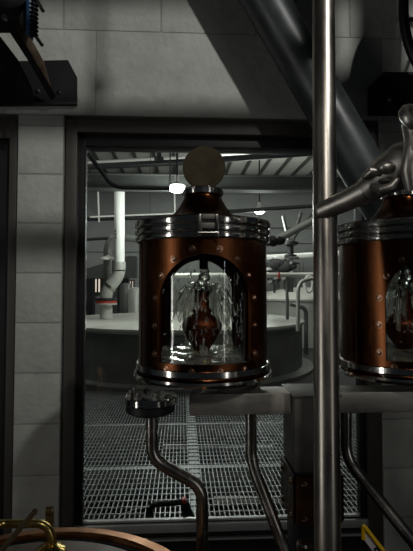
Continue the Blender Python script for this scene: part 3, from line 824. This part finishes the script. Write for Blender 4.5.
bm = BM(); tube(bm, [P(29.5,-10,1.60), P(30,36,1.61)], .0135, 20); tag(obj('hose', bm, 'blue', t), 'dark blue hose')
bm = BM(); lathe(bm, [(0,-.05),(.075,-.05),(.08,-.04),(.08,.03),(.05,.05),(0,.05)], P(2,-10,1.58), (.5,-1,.1), 40); obj('motor', bm, 'black', t)
bm = BM(); lathe(bm, [(0,0),(.009,0),(.009,.012),(0,.014)], P(5.5,18.5,1.55), (0,-1,0), 12); obj('axle_bolt', bm, 'steel', t)
for a, b2 in (((36,-2),(43,11)), ((35,35),(42,45))):
    bm = BM(); tube(bm, [P(*a,1.60), P(*b2,1.57)], .0060, 14); obj('pin', bm, 'steel', t)
bm = BM()
for k in range(12):
    zz = P(36, 36-k*4.2, 1.60); lathe(bm, [(.010,0),(.016,.004),(.016,.006),(.010,.010)], zz+Vector((-.008,0,0)), (0.1,0,1), 16)
obj('spring', bm, 'black', t)

t = thing('hose_reel', tuple(W(395,115,YW-.05)), 'black round reel rim with wall bracket at upper right edge', 'hose reel', 'wall reels')
bm = BM(); poly(bm, [W(369,115), W(369,87), W(384,72), W(470,72), W(470,115)], (0,.010,0)); bp_ = obj('wall_plate', bm, 'black', t)
for px in (389, 411):
    bm = BM(); lathe(bm, [(.0095,0),(.0095,.006),(.005,.007),(.005,.012),(0,.012)], W(px,100), (0,-1,0), 6); obj('bolt', bm, 'steel', bp_)
rc = P(452,12,1.62); rr = (P(452,12,1.62)-P(403.5,12,1.62)).length
bm = BM()
pts = [rc + Vector((rr*cos(a)*1.0, .0, 1.6*rr*sin(a))) for a in [2*pi*k/72 for k in range(72)]]
tube(bm, pts+[pts[0], pts[1]], .0175, 16, caps=False); obj('rim', bm, 'black', t)
bm = BM()
for k in range(14):
    a = 2*pi*k/14+.13; tube(bm, [rc, rc+Vector((rr*cos(a),0,1.6*rr*sin(a)))], .007, 10)
lathe(bm, [(0,-.05),(.05,-.05),(.05,.05),(0,.05)], rc, (0,1,0), 32)
obj('spokes', bm, 'black', t)
bm = BM(); poly(bm, [P(405,85,1.80), P(425,70,1.70), P(440,60,1.66), P(440,72,1.66), P(412,104,1.92), P(400,104,1.92)], (.0,.012,0)); obj('slanted_arm', bm, 'black', t)

# ================================================================== BOTTOM LEFT VESSEL
cx, cy, cr = -.257, .75, .325
cz = P(75,525.5,1.07).z
t = thing('copper_vessel', (cx,cy,0), 'round copper vessel with brown lid at the lower left corner', 'vessel')
bm = BM(); lathe(bm, [(cr-.005,0),(cr-.005,cz-.03)], (cx,cy,0), seg=96); obj('vessel_wall', bm, 'rimcop', t)
bm = BM(); lathe(bm, [(cr-.036,cz-.022),(cr-.034,cz-.003),(cr-.030,cz),(cr-.004,cz-.004),(cr,cz-.008),(cr,cz-.03),(cr-.004,cz-.034)], (cx,cy,0), seg=128, closed=True); obj('rim', bm, 'rimcop', t)
bm = BM(); lathe(bm, [(cr-.05,cz-.03),(cr-.046,cz-.012),(cr-.06,cz-.003),(cr*.5,cz+.010),(0,cz+.014)], (cx,cy,0), seg=128); ld_ = obj('lid', bm, 'lid', t)
bm = BM(); lathe(bm, [(cr-.05,cz-.012),(cr-.047,cz-.008),(cr-.036,cz-.009),(cr-.036,cz-.02),(cr-.05,cz-.02)], (cx,cy,0), seg=128, closed=True); obj('lid_seal', bm, 'black', t)
# brass handle
hy = .965
zl = cz+.008
bx = P(52,549,hy).x
bm = BM()
tube(bm, [P(-30,525.5,hy-.05), P(0,524,hy), P(44,523.5,hy), Vector((bx,hy,P(52,534,hy).z)), Vector((bx,hy,zl+.004))], 1, 24, bend=.017, radii=[.0078,.0078,.0080,.0085,.0098])
hn = obj('handle', bm, 'brass', t); tag(hn, 'brass handle')
bm = BM(); lathe(bm, [(.0,0),(.0300,0),(.0318,.003),(.029,.007),(.020,.011),(.0125,.017),(0,.017)], (bx-.002, hy-.004, zl-.006), seg=40); obj('handle_base', bm, 'brass', hn)
# latch bars
bm = BM(); bar(bm, P(35,511,1.0), P(-12,566,.80), .011, .005, (0,1,.2)); tube(bm, [P(33,512,1.0), P(36.5,511.5,1.0)], .006, 12); obj('latch', bm, 'dullbr', t)
bm = BM(); a = P(48.5,511,1.02); tube(bm, [a+Vector((-.004,0,0)), a+Vector((.008,0,0))], .010, 20); box(bm, a.x-.006, a.x+.010, 1.015, 1.03, cz-.01, a.z, .002); obj('hinge_lug', bm, 'dullbr', t)
bm = BM(); a = P(107,547,.93); a.z = cz+.004; lathe(bm, [(0,0),(.006,0),(.006,.004),(.003,.006),(0,.006)], a, seg=12); obj('lid_screw', bm, 'steel', t)

# ================================================================== YELLOW-EDGED SIGN
t = thing('tilted_sign', tuple(P(375,560,.9)), 'white sign with yellow edge and black letters at lower right', 'sign')
Ys = .90
a = P(363,524,Ys); b2 = P(396,567,Ys-.03); c = P(363.5,539,Ys); 
ex = (b2-a); ez = (c-a); 
def SP(u, v, off=0):
    n = ex.cross(ez).normalized()
    if n.y > 0: n = -n
    return a + ex*u + ez*v + n*off
nn = ex.cross(ez).normalized()
if nn.y > 0: nn = -nn
bm = BM(); poly(bm, [SP(0,0),SP(1,0),SP(1,1.0),SP(0,1.0)], -nn*.004); obj('sign_face', bm, 'signw', t)
bm = BM()
tube(bm, [SP(0,1.0,.001), SP(0,0,.001), SP(1,0,.001)], .0040, 12, bend=.008); obj('sign_edge', bm, 'yellow', t)
def text(s, u, v, size):
    cu = bpy.data.curves.new('sign_text', 'FONT'); cu.body = s; cu.size = size; cu.extrude = .0003; cu.offset = .0006
    o = bpy.data.objects.new('sign_text', cu); dg = None
    C.objects.link(o); bpy.context.view_layer.update()
    me = bpy.data.meshes.new_from_object(o.evaluated_get(bpy.context.evaluated_depsgraph_get()))
    C.objects.unlink(o); bpy.data.objects.remove(o)
    xd = ex.normalized(); yd = nn.cross(xd).normalized()
    base = SP(u, v, .0006)
    bm = BM(); bm.from_mesh(me)
    for vv in bm.verts: vv.co = base + xd*vv.co.x + yd*vv.co.y + nn*vv.co.z
    obj('lettering', bm, 'ink', t)
text('80', .30, .80, .024)

# ================================================================== LIGHTS
def area(name, loc, tgt, w, h, e, col=(1,1,1), spread=None):
    l = bpy.data.lights.new(name, 'AREA'); l.shape = 'RECTANGLE'; l.size = w; l.size_y = h; l.energy = e; l.color = col
    if spread: l.spread = spread
    o = bpy.data.objects.new(name, l); o.location = loc
    o.rotation_euler = (Vector(tgt)-Vector(loc)).to_track_quat('-Z','Y').to_euler(); C.objects.link(o); return o
# far room ceiling lamps
for x, y, e in ((-3.5,8,55),(3.5,8,55),(-4,14,60),(4.5,14,65),(0,15.5,45)):
    area('far_ceiling_light', (x,y,5.0), (x,y,0), 1.6, .5, e, (1,.99,.93))
area('far_ceiling_light', (1.2,4.2,5.0), (1.2,4.2,0), 1.2, .5, 32, (1,.99,.95))
area('deck_fill', (2.5,13,4.6), (2.5,14,5.75), 3, 1, 50, (1,.99,.93))  # added fill lights that brighten the ceiling deck
area('deck_fill', (-2.5,9.5,4.6), (-2.5,10.5,5.75), 2, 1, 25, (1,.99,.93))
# near room: spotlight, two tall lamps and an added fill on the safes
KL = Vector((1.36,-1.2,3.92))
k = bpy.data.lights.new('key_spot', 'SPOT'); k.energy = 300; k.spot_size = radians(50); k.spot_blend = .9; k.shadow_soft_size = .05; k.color = (1,.985,.93)
ko = bpy.data.objects.new('key_spot', k); ko.location = KL; ko.rotation_euler = (Vector((.05,1.9,2.6))-KL).to_track_quat('-Z','Y').to_euler(); C.objects.link(ko)
area('tall_side_lamp', (-2.95,-.7,1.5), (.05,1.12,1.6), .22, 2.0, 2.8, (1,.97,.92), radians(75))
area('tall_side_lamp', (2.15,-1.75,1.6), (.05,1.12,1.6), .13, 2.0, 0.85, (1,.97,.92), radians(75))
area('near_fill', (.24,-.6,2.72), (.22,1.12,1.38), .15, .15, 0.75, (1,.96,.88), radians(62))  # added fill light that brightens the safes
# added bars and panels, out of view, that shape the key light's shadows
def blk(px, py, t): 
    a = P(px, py, YW); return a + (KL-a)*t
w_ = bpy.data.worlds.new('world'); S.world = w_; w_.use_nodes = True
w_.node_tree.nodes['Background'].inputs[0].default_value = (.8,.9,1,1); w_.node_tree.nodes['Background'].inputs[1].default_value = .012

def shade(name, pa, pb, t, r):
    a, b2 = blk(*pa, t), blk(*pb, t); d = (b2-a)
    bm = BM(); tube(bm, [a-d*.1, b2+d*.1], r, 20); return struct(name, bm, 'darkst')
shade('shadow_bar_1', (-60,119), (400,119), .5, .030)  # added bars out of view, casting the dark bands on the wall
shade('shadow_bar_2', (-60,241), (140,241), .5, .030)
shade('shadow_bar_3', (-60,-22), (400,-22), .55, .050)
bm = BM(); tube(bm, [blk(97,-60,.5), blk(97,72,.5)], .007, 12); ball(bm, blk(98,87,.5), .023, (1,1,1.35), 2); struct('shadow_pendant', bm, 'black')  # added rod and ball out of view, casting the blob shadow
# added panels, out of view, cut to shade the wall around the lit patch
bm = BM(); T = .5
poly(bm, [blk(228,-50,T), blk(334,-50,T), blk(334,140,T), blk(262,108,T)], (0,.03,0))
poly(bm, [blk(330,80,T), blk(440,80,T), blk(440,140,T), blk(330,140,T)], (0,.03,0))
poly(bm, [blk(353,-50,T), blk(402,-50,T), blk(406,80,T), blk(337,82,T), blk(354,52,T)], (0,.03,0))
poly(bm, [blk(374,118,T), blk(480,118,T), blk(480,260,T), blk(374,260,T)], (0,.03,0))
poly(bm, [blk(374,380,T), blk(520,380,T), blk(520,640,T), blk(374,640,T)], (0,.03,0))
struct('shadow_panel', bm, 'black')

S.view_settings.view_transform = 'Standard'; S.view_settings.look = 'None'
S.view_settings.gamma = 1; S.view_settings.exposure = -.15; S.view_settings.use_curve_mapping = False
